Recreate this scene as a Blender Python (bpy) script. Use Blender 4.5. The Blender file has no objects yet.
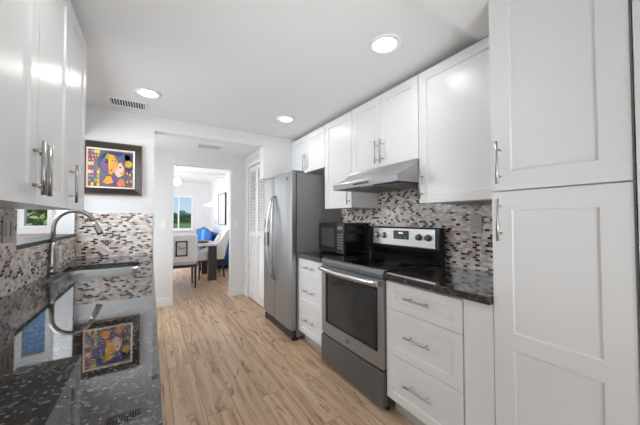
import bpy, bmesh, math, random
from mathutils import Vector, Matrix
random.seed(7)
C = bpy.context.scene.collection
SC = bpy.context.scene
PI = math.pi

# ---------------------------------------------------------------- camera
cam_d = bpy.data.cameras.new('camera')
cam = bpy.data.objects.new('camera', cam_d)
C.objects.link(cam)
SC.camera = cam
cam_d.sensor_fit = 'HORIZONTAL'
cam_d.sensor_width = 36.0
cam_d.lens = 36.0 * 273.31 / 640.0
cam_d.clip_start = 0.02
cam_d.clip_end = 200
yaw, pitch, roll = math.radians(31.717), math.radians(1.343), math.radians(-0.138)
fw = Vector((math.sin(yaw) * math.cos(pitch), math.cos(yaw) * math.cos(pitch), math.sin(pitch)))
rt = Vector((math.cos(yaw), -math.sin(yaw), 0))
up = rt.cross(fw)
R_ = rt * math.cos(roll) + up * math.sin(roll)
U_ = up * math.cos(roll) - rt * math.sin(roll)
M_ = Matrix((R_, U_, -fw)).transposed().to_4x4()
M_.translation = Vector((0, 0, 1.2655))
cam.matrix_world = M_

# ---------------------------------------------------------------- world, sun, large lights, exposure
w = bpy.data.worlds.new('world')
SC.world = w
w.use_nodes = True
bg = w.node_tree.nodes['Background']
sky = w.node_tree.nodes.new('ShaderNodeTexSky')
sky.sky_type = 'HOSEK_WILKIE'
sky.sun_direction = (0.3, -0.6, 0.75)
sky.turbidity = 2.2
w.node_tree.links.new(sky.outputs[0], bg.inputs[0])
bg.inputs[1].default_value = 4.0

sun_d = bpy.data.lights.new('sun', 'SUN')
sun_d.energy = 3.0
sun_d.angle = math.radians(1)
sun = bpy.data.objects.new('sun', sun_d)
C.objects.link(sun)
sun.rotation_euler = (math.radians(38), 0, math.radians(20))

def area(name, loc, rot, sx, sy, power, col=(1, 1, 1)):
    d = bpy.data.lights.new(name, 'AREA')
    d.shape = 'RECTANGLE'
    d.size, d.size_y = sx, sy
    d.energy = power
    d.color = col
    o = bpy.data.objects.new(name, d)
    C.objects.link(o)
    o.location = loc
    o.rotation_euler = rot
    return o
COOL = (0.92, 0.97, 1)
area('rear_fill', (-0.2, -2.28, 1.15), (PI / 2 + .1, 0, -.3), .8, 2.0, 8, COOL)  # unseen fill added behind the camera, in front of the closed rear wall
area('rear_side_fill', (-0.25, -1.9, 1.0), (PI / 2 + .3, 0, -.35), .6, 1.6, 15.5, COOL)  # second added fill behind the camera, no window modelled there
fl = area('ceiling_fill', (0.62, -0.30, 0.5), (PI / 2 + math.radians(44), 0, 0), .7, .5, 4.8, COOL)  # uplight added out of view to brighten the ceiling
fl.data.spread = math.radians(70)
area('hall_side_fill', (-.44, 3.95, 1.2), (0, -PI / 2, 0), 1.6, .9, 11.5, COOL)  # light added at the hidden left end of the hall to lift its walls
area('pass_through_fill', (-1.05, 2.70, 1.85), (0, -PI / 2 - .1, 0), .7, 1.6, 30, (0.86, 0.93, 1))  # extra panel added in the den above the sight line, brightens the kitchen
area('dining_side_fill', (-0.42, 8.0, 1.4), (0, -PI / 2, 0), 2.0, 3.2, 72, (0.97, 0.99, 1))  # invented side light for the dining room, kept out of view
area('den_side_fill', (-3.2, 2.6, 1.6), (0, -PI / 2, 0), 1.8, 2.0, 30, (0.93, 0.97, 1))  # made-up lamp lighting the den from its unseen left side

vs = SC.view_settings
vs.view_transform = 'Standard'
vs.look = 'None'
vs.gamma = 1
vs.use_curve_mapping = False
vs.exposure = 0.08
SC.cycles.max_bounces = 10
SC.cycles.diffuse_bounces = 6
SC.cycles.glossy_bounces = 5
SC.cycles.sample_clamp_indirect = 8
SC.cycles.use_denoising = True

LAMP = 54.0        # radiance of the recessed lights' diffusers

# ---------------------------------------------------------------- materials
def mat(name, col=(.8, .8, .8), rough=.5, metal=0.0, ior=1.5, coat=0.0, emit=None, es=0, bump=None, spec=None):
    m = bpy.data.materials.new(name)
    m.use_nodes = True
    nt = m.node_tree
    b = nt.nodes['Principled BSDF']
    b.inputs['Base Color'].default_value = (*col, 1)
    b.inputs['Roughness'].default_value = rough
    b.inputs['Metallic'].default_value = metal
    b.inputs['IOR'].default_value = ior
    b.inputs['Coat Weight'].default_value = coat
    if emit:
        b.inputs['Emission Color'].default_value = (*emit, 1)
        b.inputs['Emission Strength'].default_value = es
    tc = nt.nodes.new('ShaderNodeTexCoord')
    n = nt.nodes.new('ShaderNodeTexNoise')
    nt.links.new(tc.outputs['Object'], n.inputs['Vector'])
    sc, st = bump if bump else (60, 0.02)
    n.inputs['Scale'].default_value = sc
    n.inputs['Detail'].default_value = 3
    bp = nt.nodes.new('ShaderNodeBump')
    bp.inputs['Strength'].default_value = st
    bp.inputs['Distance'].default_value = 0.002
    nt.links.new(n.outputs[0], bp.inputs['Height'])
    nt.links.new(bp.outputs[0], b.inputs['Normal'])
    return m

def N(nt, t, **k):
    n = nt.nodes.new(t)
    for a, v in k.items():
        setattr(n, a, v)
    return n

def brushed(name, col, rough, axis='z', amt=0.12, metal=1.0):
    """stainless steel with fine brushing along one axis"""
    m = mat(name, col, rough, metal)
    nt = m.node_tree
    b = nt.nodes['Principled BSDF']
    for l in list(b.inputs['Normal'].links):
        nt.links.remove(l)
    tc = N(nt, 'ShaderNodeTexCoord')
    mp = N(nt, 'ShaderNodeMapping')
    s = {'x': (3, 300, 300), 'y': (300, 3, 300), 'z': (300, 300, 3)}[axis]
    mp.inputs['Scale'].default_value = s
    n = N(nt, 'ShaderNodeTexNoise')
    n.inputs['Scale'].default_value = 1
    n.inputs['Detail'].default_value = 2
    nt.links.new(tc.outputs['Object'], mp.inputs[0])
    nt.links.new(mp.outputs[0], n.inputs['Vector'])
    mr = N(nt, 'ShaderNodeMapRange')
    mr.inputs['To Min'].default_value = rough - amt / 2
    mr.inputs['To Max'].default_value = rough + amt
    nt.links.new(n.outputs[0], mr.inputs[0])
    nt.links.new(mr.outputs[0], b.inputs['Roughness'])
    mx = N(nt, 'ShaderNodeMix', data_type='RGBA')
    mx.inputs['A'].default_value = (*[c * .85 for c in col], 1)
    mx.inputs['B'].default_value = (*[min(1, c * 1.12) for c in col], 1)
    nt.links.new(n.outputs[0], mx.inputs['Factor'])
    nt.links.new(mx.outputs['Result'], b.inputs['Base Color'])
    return m

def ramp(nt, stops, const=False):
    r = N(nt, 'ShaderNodeValToRGB')
    cr = r.color_ramp
    if const:
        cr.interpolation = 'CONSTANT'
    while len(cr.elements) > 1:
        cr.elements.remove(cr.elements[-1])
    cr.elements[0].position = stops[0][0]
    cr.elements[0].color = (*stops[0][1], 1)
    for p, c in stops[1:]:
        e = cr.elements.new(p)
        e.color = (*c, 1)
    return r

def brick_coords(nt, a, b):
    """world-aligned (a, b) plane vector from object coordinates"""
    tc = N(nt, 'ShaderNodeTexCoord')
    s = N(nt, 'ShaderNodeSeparateXYZ')
    c = N(nt, 'ShaderNodeCombineXYZ')
    nt.links.new(tc.outputs['Object'], s.inputs[0])
    nt.links.new(s.outputs[a], c.inputs[0])
    nt.links.new(s.outputs[b], c.inputs[1])
    return c

def brick_random(nt, vec, w_, h_, off):
    """one random value per brick of a running-bond pattern"""
    def M(op, a, b=None, c=None):
        n = N(nt, 'ShaderNodeMath', operation=op)
        for i, v in enumerate((a, b, c)):
            if v is None: continue
            if isinstance(v, (int, float)): n.inputs[i].default_value = v
            else: nt.links.new(v, n.inputs[i])
        return n.outputs[0]
    s = N(nt, 'ShaderNodeSeparateXYZ')
    nt.links.new(vec, s.inputs[0])
    row = M('FLOOR', M('DIVIDE', s.outputs[1], h_))
    even = M('SUBTRACT', 1.0, M('MODULO', row, 2.0))
    col = M('FLOOR', M('ADD', M('DIVIDE', s.outputs[0], w_), M('MULTIPLY', even, off)))
    cm = N(nt, 'ShaderNodeCombineXYZ')
    nt.links.new(M('ADD', col, .5), cm.inputs[0])
    nt.links.new(M('ADD', row, .5), cm.inputs[1])
    wn = N(nt, 'ShaderNodeTexWhiteNoise', noise_dimensions='2D')
    nt.links.new(cm.outputs[0], wn.inputs['Vector'])
    return wn

def mosaic(name, a, b, off=(0.0, 0.0)):
    m = mat(name, rough=.18)
    nt = m.node_tree
    p = nt.nodes['Principled BSDF']
    c = brick_coords(nt, a, b)
    add = N(nt, 'ShaderNodeVectorMath', operation='ADD')
    add.inputs[1].default_value = (off[0] + 7, off[1] + 3, 0)
    nt.links.new(c.outputs[0], add.inputs[0])
    br = N(nt, 'ShaderNodeTexBrick')
    br.offset = .5
    br.inputs['Color1'].default_value = (0, 0, 0, 1)
    br.inputs['Color2'].default_value = (1, 1, 1, 1)
    br.inputs['Mortar'].default_value = (.5, .5, .5, 1)
    br.inputs['Scale'].default_value = 1
    br.inputs['Mortar Size'].default_value = .0011
    br.inputs['Mortar Smooth'].default_value = .1
    br.inputs['Bias'].default_value = 0
    br.inputs['Brick Width'].default_value = .0335
    br.inputs['Row Height'].default_value = .0172
    nt.links.new(add.outputs[0], br.inputs['Vector'])
    r = ramp(nt, [(0, (.022, .014, .012)), (.14, (.62, .52, .46)), (.27, (.75, .66, .60)), (.42, (.52, .44, .39)),
                  (.55, (.82, .74, .68)), (.70, (.64, .54, .47)), (.80, (.075, .05, .042)), (.86, (.34, .29, .27)), (.91, (.86, .83, .80))], True)
    mx = N(nt, 'ShaderNodeMix', data_type='RGBA')
    wr_ = brick_random(nt, add.outputs[0], .0335, .0172, .5)
    nt.links.new(wr_.outputs['Value'], r.inputs[0])
    mx.inputs['B'].default_value = (.66, .59, .54, 1)
    nt.links.new(br.outputs['Fac'], mx.inputs['Factor'])
    nt.links.new(r.outputs[0], mx.inputs['A'])
    nt.links.new(mx.outputs['Result'], p.inputs['Base Color'])
    mr = N(nt, 'ShaderNodeMapRange')
    mr.inputs['To Min'].default_value = .16
    mr.inputs['To Max'].default_value = .7
    nt.links.new(br.outputs['Fac'], mr.inputs[0])
    nt.links.new(mr.outputs[0], p.inputs['Roughness'])
    inv = N(nt, 'ShaderNodeMath', operation='SUBTRACT')
    inv.inputs[0].default_value = 1
    nt.links.new(br.outputs['Fac'], inv.inputs[1])
    bp = N(nt, 'ShaderNodeBump')
    bp.inputs['Strength'].default_value = .25
    bp.inputs['Distance'].default_value = .0015
    nt.links.new(inv.outputs[0], bp.inputs['Height'])
    nt.links.new(bp.outputs[0], p.inputs['Normal'])
    return m

def granite(name, dark, fleck1, fleck2, amount, refl, scale=1.0):
    """polished stone: dark ground, small ragged crystals in two tones"""
    m = mat(name, dark, .03, 0, refl)
    nt = m.node_tree
    p = nt.nodes['Principled BSDF']
    for l in list(p.inputs['Normal'].links):
        nt.links.remove(l)
    tc = N(nt, 'ShaderNodeTexCoord')
    wn = N(nt, 'ShaderNodeTexNoise')
    wn.inputs['Scale'].default_value = 60 * scale
    wn.inputs['Detail'].default_value = 4
    nt.links.new(tc.outputs['Object'], wn.inputs['Vector'])
    ad = N(nt, 'ShaderNodeVectorMath', operation='MULTIPLY_ADD')
    ad.inputs[1].default_value = (.007, .007, .007)
    nt.links.new(wn.outputs['Color'], ad.inputs[0])
    nt.links.new(tc.outputs['Object'], ad.inputs[2])
    v = N(nt, 'ShaderNodeTexVoronoi')
    v.inputs['Scale'].default_value = 110 * scale
    nt.links.new(ad.outputs[0], v.inputs['Vector'])
    sp = N(nt, 'ShaderNodeSeparateColor')
    nt.links.new(v.outputs['Color'], sp.inputs[0])
    n1 = N(nt, 'ShaderNodeTexNoise')
    n1.inputs['Scale'].default_value = 14
    n1.inputs['Detail'].default_value = 4
    nt.links.new(tc.outputs['Object'], n1.inputs['Vector'])
    sm = N(nt, 'ShaderNodeMath', operation='MULTIPLY_ADD')
    sm.inputs[1].default_value = .55
    nt.links.new(n1.outputs[0], sm.inputs[0])
    nt.links.new(sp.outputs[0], sm.inputs[2])
    t = 1.28 - amount
    def st(x): return x / 1.6
    sc2 = N(nt, 'ShaderNodeMath', operation='MULTIPLY')
    sc2.inputs[1].default_value = 1 / 1.6
    nt.links.new(sm.outputs[0], sc2.inputs[0])
    r1 = ramp(nt, [(0, dark), (st(t), dark), (st(t) + .01, fleck1), (st(1.14), fleck1), (st(1.15), fleck2)])
    nt.links.new(sc2.outputs[0], r1.inputs[0])
    nt.links.new(r1.outputs[0], p.inputs['Base Color'])
    return m

def planks(name):
    m = mat(name, rough=.35)
    nt = m.node_tree
    p = nt.nodes['Principled BSDF']
    c = brick_coords(nt, 1, 0)
    add = N(nt, 'ShaderNodeVectorMath', operation='ADD')
    add.inputs[1].default_value = (10.3, 50 * .183 - .133, 0)
    nt.links.new(c.outputs[0], add.inputs[0])
    br = N(nt, 'ShaderNodeTexBrick')
    br.offset = .37
    br.offset_frequency = 2
    br.inputs['Color1'].default_value = (0, 0, 0, 1)
    br.inputs['Color2'].default_value = (1, 1, 1, 1)
    br.inputs['Mortar'].default_value = (.5, .5, .5, 1)
    br.inputs['Scale'].default_value = 1
    br.inputs['Mortar Size'].default_value = .0020
    br.inputs['Brick Width'].default_value = 1.22
    br.inputs['Row Height'].default_value = .183
    nt.links.new(add.outputs[0], br.inputs['Vector'])
    wr_ = brick_random(nt, add.outputs[0], 1.22, .183, .37)
    # shift the grain per board
    sh = N(nt, 'ShaderNodeVectorMath', operation='MULTIPLY_ADD')
    sh.inputs[1].default_value = (5, 3, 7)
    nt.links.new(wr_.outputs['Color'], sh.inputs[0])
    tc = N(nt, 'ShaderNodeTexCoord')
    nt.links.new(tc.outputs['Object'], sh.inputs[2])
    mp = N(nt, 'ShaderNodeMapping')
    mp.inputs['Scale'].default_value = (20, 1.1, 1)
    nt.links.new(sh.outputs[0], mp.inputs[0])
    g = N(nt, 'ShaderNodeTexNoise')
    g.inputs['Scale'].default_value = 1.2
    g.inputs['Detail'].default_value = 6
    g.inputs['Roughness'].default_value = .62
    g.inputs['Distortion'].default_value = .6
    nt.links.new(mp.outputs[0], g.inputs['Vector'])
    mp2 = N(nt, 'ShaderNodeMapping')
    mp2.inputs['Scale'].default_value = (14, 3.2, 1)
    nt.links.new(sh.outputs[0], mp2.inputs[0])
    k = N(nt, 'ShaderNodeTexNoise')
    k.inputs['Scale'].default_value = 1.3
    k.inputs['Detail'].default_value = 4
    k.inputs['Distortion'].default_value = 1.2
    nt.links.new(mp2.outputs[0], k.inputs['Vector'])
    rg = ramp(nt, [(.24, (.24, .13, .07)), (.40, (.48, .305, .185)), (.52, (.60, .415, .27)), (.72, (.70, .53, .375))])
    nt.links.new(g.outputs[0], rg.inputs[0])
    rk = ramp(nt, [(0, (0, 0, 0)), (.57, (0, 0, 0)), (.70, (1, 1, 1))])
    nt.links.new(k.outputs[0], rk.inputs[0])
    m1 = N(nt, 'ShaderNodeMix', data_type='RGBA')
    m1.inputs['B'].default_value = (.17, .09, .05, 1)
    fm = N(nt, 'ShaderNodeMath', operation='MULTIPLY')
    fm.inputs[1].default_value = .75
    nt.links.new(rk.outputs[0], fm.inputs[0])
    nt.links.new(fm.outputs[0], m1.inputs['Factor'])
    nt.links.new(rg.outputs[0], m1.inputs['A'])
    # board tone
    hs = N(nt, 'ShaderNodeHueSaturation')
    mr = N(nt, 'ShaderNodeMapRange')
    mr.inputs['To Min'].default_value = .92
    mr.inputs['To Max'].default_value = 1.07
    nt.links.new(wr_.outputs['Value'], mr.inputs[0])
    nt.links.new(mr.outputs[0], hs.inputs['Value'])
    nt.links.new(m1.outputs['Result'], hs.inputs['Color'])
    m2 = N(nt, 'ShaderNodeMix', data_type='RGBA')
    m2.inputs['B'].default_value = (.24, .155, .10, 1)
    nt.links.new(br.outputs['Fac'], m2.inputs['Factor'])
    nt.links.new(hs.outputs[0], m2.inputs['A'])
    nt.links.new(m2.outputs['Result'], p.inputs['Base Color'])
    return m

WALLM = mat('wall_paint', (.76, .76, .765), .6)
CEILM = mat('ceiling_paint', (.80, .80, .80), .8)
TRIMM = mat('trim_paint', (.84, .84, .84), .4)
CABM = mat('white_cabinet_paint', (.80, .80, .80), .30, bump=(30, .01))
CABIN = mat('cabinet_inside', (.55, .55, .55), .6)
UNDER = mat('cabinet_underside', (.42, .41, .40), .6)
TOE = mat('toe_kick_board', (.5, .49, .48), .5)
NICK = mat('brushed_nickel', (.52, .51, .50), .30, 1.0)
FAUC = mat('satin_faucet_nickel', (.40, .385, .365), .28, 1.0)
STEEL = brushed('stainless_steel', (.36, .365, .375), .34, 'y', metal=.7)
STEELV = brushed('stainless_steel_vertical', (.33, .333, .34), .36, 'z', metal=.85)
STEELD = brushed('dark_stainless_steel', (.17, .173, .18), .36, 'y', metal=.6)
STEELB = brushed('bright_stainless_steel', (.66, .66, .66), .26, 'y')
FSIDE = mat('grey_textured_enamel', (.27, .27, .272), .45, bump=(220, .15))
BLK = mat('black_plastic', (.012, .012, .012), .3)
BLKG = mat('black_glass', (.006, .006, .006), .04)
OVENG = mat('oven_glass', (.035, .035, .037), .06)
GREYP = mat('grey_plastic', (.18, .18, .18), .4)
MESHF = mat('grey_screen', (.06, .06, .06), .25)
OUTM = mat('white_plate_plastic', (.75, .73, .70), .4)
SW_TAN = mat('greige_plate_plastic', (.50, .45, .42), .4)
GRAN_L = granite('black_granite', (.010, .010, .011), (.04, .039, .038), (.17, .165, .16), .44, 2.15, 1.6)
GRAN_R = granite('brown_black_granite', (.010, .008, .007), (.035, .021, .016), (.10, .07, .058), .42, 1.8, 1.5)
MOS_X = mosaic('mosaic_tile_on_side_wall', 1, 2)
MOS_Y = mosaic('mosaic_tile_on_end_wall', 0, 2, (.3, .4))
FLOORM = planks('oak_plank_floor')
LAMPM = mat('lit_diffuser', (1, 1, 1), .5, emit=(1, .98, .95), es=LAMP)
GLASSM = bpy.data.materials.new('window_glass')
GLASSM.use_nodes = True
_b = GLASSM.node_tree.nodes['Principled BSDF']
_b.inputs['Transmission Weight'].default_value = 1
_b.inputs['Roughness'].default_value = 0
_b.inputs['IOR'].default_value = 1.02

# ---------------------------------------------------------------- mesh helpers
class MB:
    def __init__(s):
        s.bm = bmesh.new()
        s.smooth = False
    def quad(s, pts, mi=0):
        f = s.bm.faces.new([s.bm.verts.new(p) for p in pts])
        f.material_index = mi
        return f
    def box(s, x0, x1, y0, y1, z0, z1, mi=0, bev=0):
        if x1 < x0: x0, x1 = x1, x0
        if y1 < y0: y0, y1 = y1, y0
        if z1 < z0: z0, z1 = z1, z0
        v = [s.bm.verts.new(p) for p in ((x0, y0, z0), (x1, y0, z0), (x1, y1, z0), (x0, y1, z0), (x0, y0, z1), (x1, y0, z1), (x1, y1, z1), (x0, y1, z1))]
        fs = []
        for q in ((0, 3, 2, 1), (4, 5, 6, 7), (0, 1, 5, 4), (1, 2, 6, 5), (2, 3, 7, 6), (3, 0, 4, 7)):
            f = s.bm.faces.new([v[i] for i in q])
            f.material_index = mi
            fs.append(f)
        if bev:
            es = list({e for f in fs for e in f.edges})
            bmesh.ops.bevel(s.bm, geom=es, offset=bev, segments=2, affect='EDGES', profile=.5)
        return s
    def prism(s, poly, axis, a0, a1, mi=0):
        """extrude a 2D polygon along an axis; poly coords are the two other axes in xyz order"""
        def P(u, v, a):
            return {'x': (a, u, v), 'y': (u, a, v), 'z': (u, v, a)}[axis]
        A = [s.bm.verts.new(P(u, v, a0)) for u, v in poly]
        B = [s.bm.verts.new(P(u, v, a1)) for u, v in poly]
        n = len(poly)
        fs = [s.bm.faces.new(A), s.bm.faces.new(B)]
        for i in range(n):
            fs.append(s.bm.faces.new((A[i], A[(i + 1) % n], B[(i + 1) % n], B[i])))
        for f in fs:
            f.material_index = mi
        bmesh.ops.recalc_face_normals(s.bm, faces=fs)
        return s
    def tube(s, pts, r, seg=12, caps=True, mi=0):
        pts = [Vector(p) for p in pts]
        n = len(pts)
        rs = r if isinstance(r, (list, tuple)) else [r] * n
        rings = []
        t0 = (pts[1] - pts[0]).normalized()
        u = t0.orthogonal().normalized()
        for i in range(n):
            t = (pts[min(i + 1, n - 1)] - pts[max(i - 1, 0)]).normalized()
            u = (u - t * u.dot(t)).normalized()
            v = t.cross(u)
            rings.append([s.bm.verts.new(pts[i] + (u * math.cos(2 * PI * k / seg) + v * math.sin(2 * PI * k / seg)) * rs[i]) for k in range(seg)])
        fs = []
        for i in range(n - 1):
            for k in range(seg):
                f = s.bm.faces.new((rings[i][k], rings[i][(k + 1) % seg], rings[i + 1][(k + 1) % seg], rings[i + 1][k]))
                f.smooth = True
                fs.append(f)
        if caps:
            fs.append(s.bm.faces.new(rings[0][::-1]))
            fs.append(s.bm.faces.new(rings[-1]))
        for f in fs:
            f.material_index = mi
        bmesh.ops.recalc_face_normals(s.bm, faces=fs)
        return s
    def lathe(s, prof, c, axis='z', seg=32, mi=0):
        """profile [(radius, height)] around an axis through c"""
        c = Vector(c)
        ax = {'x': Vector((1, 0, 0)), 'y': Vector((0, 1, 0)), 'z': Vector((0, 0, 1))}[axis]
        u = ax.orthogonal().normalized()
        v = ax.cross(u)
        rings = []
        for r, h in prof:
            if r < 1e-6:
                rings.append([s.bm.verts.new(c + ax * h)])
            else:
                rings.append([s.bm.verts.new(c + ax * h + (u * math.cos(2 * PI * k / seg) + v * math.sin(2 * PI * k / seg)) * r) for k in range(seg)])
        fs = []
        for a, b in zip(rings, rings[1:]):
            for k in range(seg):
                k2 = (k + 1) % seg
                if len(a) == 1 and len(b) == 1:
                    continue
                if len(a) == 1:
                    f = s.bm.faces.new((a[0], b[k2], b[k]))
                elif len(b) == 1:
                    f = s.bm.faces.new((a[k], a[k2], b[0]))
                else:
                    f = s.bm.faces.new((a[k], a[k2], b[k2], b[k]))
                f.smooth = True
                f.material_index = mi
                fs.append(f)
        bmesh.ops.recalc_face_normals(s.bm, faces=fs)
        return s

def origin(o):
    v = Vector((0, 0, 0))
    while o:
        v += o.location
        o = o.parent
    return v

def obj(name, mb, mats, parent=None, bev=0, smooth_angle=None):
    bm = mb.bm if isinstance(mb, MB) else mb
    if parent:
        bmesh.ops.translate(bm, verts=bm.verts, vec=-origin(parent))
    me = bpy.data.meshes.new(name)
    bm.to_mesh(me)
    bm.free()
    for m in (mats if isinstance(mats, (list, tuple)) else [mats]):
        me.materials.append(m)
    o = bpy.data.objects.new(name, me)
    C.objects.link(o)
    if parent:
        o.parent = parent
    if bev:
        b = o.modifiers.new('bevel', 'BEVEL')
        b.width = bev
        b.segments = 2
        b.limit_method = 'ANGLE'
    return o

def tag(o, label, cat, group=None):
    o['label'] = label
    o['category'] = cat
    if group:
        o['group'] = group
    return o

def thing(name, label, cat, loc=(0, 0, 0), group=None):
    o = bpy.data.objects.new(name, None)
    o.empty_display_size = .1
    C.objects.link(o)
    o.location = loc
    return tag(o, label, cat, group)

def struct(name, mb, m, parent=None, bev=0):
    o = obj(name, mb, m, parent, bev)
    o['kind'] = 'structure'
    return o

def dup(root, loc, label=None, rz=None):
    r = root.copy()
    C.objects.link(r)
    r.location = loc
    if rz is not None:
        r.rotation_euler = (0, 0, rz)
    if label:
        r['label'] = label
    for ch in list(root.children):
        c = ch.copy()
        C.objects.link(c)
        c.parent = r
        for g in ch.children:
            d = g.copy()
            C.objects.link(d)
            d.parent = c
    return r

# ---------------------------------------------------------------- key dimensions
A = 1.3175      # base cabinet fronts
U = 1.565       # wall cabinet fronts
W = 1.8956      # right wall
LW = -0.575     # left wall
LU = -0.324     # left wall cabinet fronts
YB = 3.24       # end wall of the kitchen
YC = 4.60       # far wall of the hall
ZC = 2.315
CT = 0.914
# ---------------------------------------------------------------- setting
struct('floor', MB().box(-4.2, 2.1, -2.7, 4.4, -.08, 0).box(-.7, 2.1, 4.4, 10.7, -.08, 0), FLOORM)
struct('ceiling', MB().box(LW - .12, W + .12, .82, YB + .12, ZC, ZC + .1), CEILM)
struct('ceiling', MB().box(LW - .12, W + .12, -2.6, .82, 2.27, ZC + .1), CEILM)
struct('ceiling', MB().box(-.6, W + .12, YB + .12, YC + .12, 2.298, 2.4), CEILM)
struct('wall_right', MB().box(W, W + .12, -2.6, 3.41, 0, ZC), WALLM)
# left wall with its pass-through
oy0, oy1, oz0, oz1 = 1.95, 3.19, 1.115, 2.0
mb = MB()
mb.box(LW - .12, LW, -2.6, oy0, 0, ZC)
mb.box(LW - .12, LW, oy1, YB, 0, ZC)
mb.box(LW - .12, LW, oy0, oy1, 0, oz0)
mb.box(LW - .12, LW, oy0, oy1, oz1, ZC)
struct('wall_left', mb, WALLM)
mb = MB()
mb.box(LW - .13, LW + .012, oy0, oy1, oz0, oz0 + .024)
struct('trim_1', mb, mat('dark_granite_ledge', (.06, .058, .056), .6), bev=.003)
# end wall with the opening to the hall
XD0, XD1, ZDO = .022, 1.178, 2.168
mb = MB()
mb.box(LW - .12, XD0, YB, YB + .12, 0, ZC)
mb.box(XD0, XD1, YB, YB + .12, ZDO, ZC)
mb.box(XD1, W, YB, YB + .12, 1.772, ZC)
struct('wall_end', mb, WALLM)
struct('wall_alcove', MB().box(1.36, W, 3.42, 3.52, 0, 2.298), WALLM)
# hall
XI0, XI1, ZI = .2834, 1.1173, 2.088
XH = 1.352
mb = MB()
mb.box(-.6, XI0, YC, YC + .12, 0, 2.298)
mb.box(XI0, XI1, YC, YC + .12, ZI, 2.298)
mb.box(XI1, XH + .1, YC, YC + .12, 0, 2.298)
struct('wall_hall', mb, WALLM)
struct('wall_hall_left', MB().box(-.6, -.5, YB + .12, YC, 0, 2.298), WALLM)
LY0, LY1, LZ = 3.62, 4.40, 2.10
mb = MB()
mb.box(XH, XH + .1, 3.52, LY0, 0, 2.298)
mb.box(XH, XH + .1, LY1, YC, 0, 2.298)
mb.box(XH, XH + .1, LY0, LY1, LZ, 2.298)
mb.box(XH + .1, XH + .12, 3.52, YC, 0, 2.298)
struct('wall_hall_right', mb, WALLM)
# baseboards
struct('baseboard_hall', MB().box(-.5, XI0, YC - .015, YC, 0, .125).box(XI1, XH, YC - .015, YC, 0, .125), TRIMM, bev=.004)
struct('baseboard_hall_right', MB().box(XH - .015, XH, LY1 + .06, YC - .015, 0, .125).box(XH - .015, XH, 3.52, LY0 - .06, 0, .125), TRIMM, bev=.004)
struct('trim_2', MB().box(XH - .016, XH, LY0 - .06, LY0, 0, LZ + .06).box(XH - .016, XH, LY1, LY1 + .06, 0, LZ + .06).box(XH - .016, XH, LY0, LY1, LZ, LZ + .06), TRIMM, bev=.003)
# rear wall
struct('wall_rear', MB().box(LW - .12, W + .12, -2.6, -2.5, 0, 2.3), WALLM)

# louvered door in the hall
dr = bpy.data.objects.new('door_1', None)
C.objects.link(dr)
dr.location = (XH + .03, (LY0 + LY1) / 2, 0)
dr['kind'] = 'structure'
ym = (LY0 + LY1) / 2
for (y0, y1) in ((LY0 + .004, ym - .002), (ym + .002, LY1 - .004)):
    mb = MB()
    x0, x1 = XH + .005, XH + .035
    mb.box(x0, x1, y0, y0 + .05, .02, LZ - .01)
    mb.box(x0, x1, y1 - .05, y1, .02, LZ - .01)
    for z0, z1 in ((.02, .14), (1.0, 1.07), (LZ - .08, LZ - .01)):
        mb.box(x0, x1, y0 + .05, y1 - .05, z0, z1)
    lo = struct('door_leaf', mb, TRIMM, dr)
    mb = MB()
    for z0, z1 in ((.14, 1.0), (1.07, LZ - .08)):
        n = int((z1 - z0) / .042)
        for i in range(n):
            z = z0 + (i + .5) * (z1 - z0) / n
            mb.prism([(x0 + .002, z - .019), (x0 + .008, z - .020), (x1 - .002, z + .016), (x1 - .008, z + .018)], 'y', y0 + .05, y1 - .05)
    struct('louvers', mb, TRIMM, lo)
struct('door_knob', MB().lathe([(0, .0), (.012, 0), (.012, .02), (.02, .03), (.015, .04), (0, .04)], (XH - .03, ym - .1, 1.0), 'x'), TRIMM, dr)

# mosaic backsplashes
ZS = 1.327
mb = MB()
mb.box(W - .008, W, .6465, 2.57, CT, 1.37)
mb.box(W - .008, W, 1.237, 1.977, 1.37, 1.68)
struct('backsplash_right', mb, MOS_X)
mb = MB()
mb.box(LW, LW + .008, -.4, oy0, CT, 1.314)
mb.box(LW, LW + .008, oy0, YB - .008, CT, oz0)
struct('backsplash_left', mb, MOS_X)
struct('backsplash_end', MB().box(LW, .014, YB - .008, YB, CT, ZS), MOS_Y)

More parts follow.
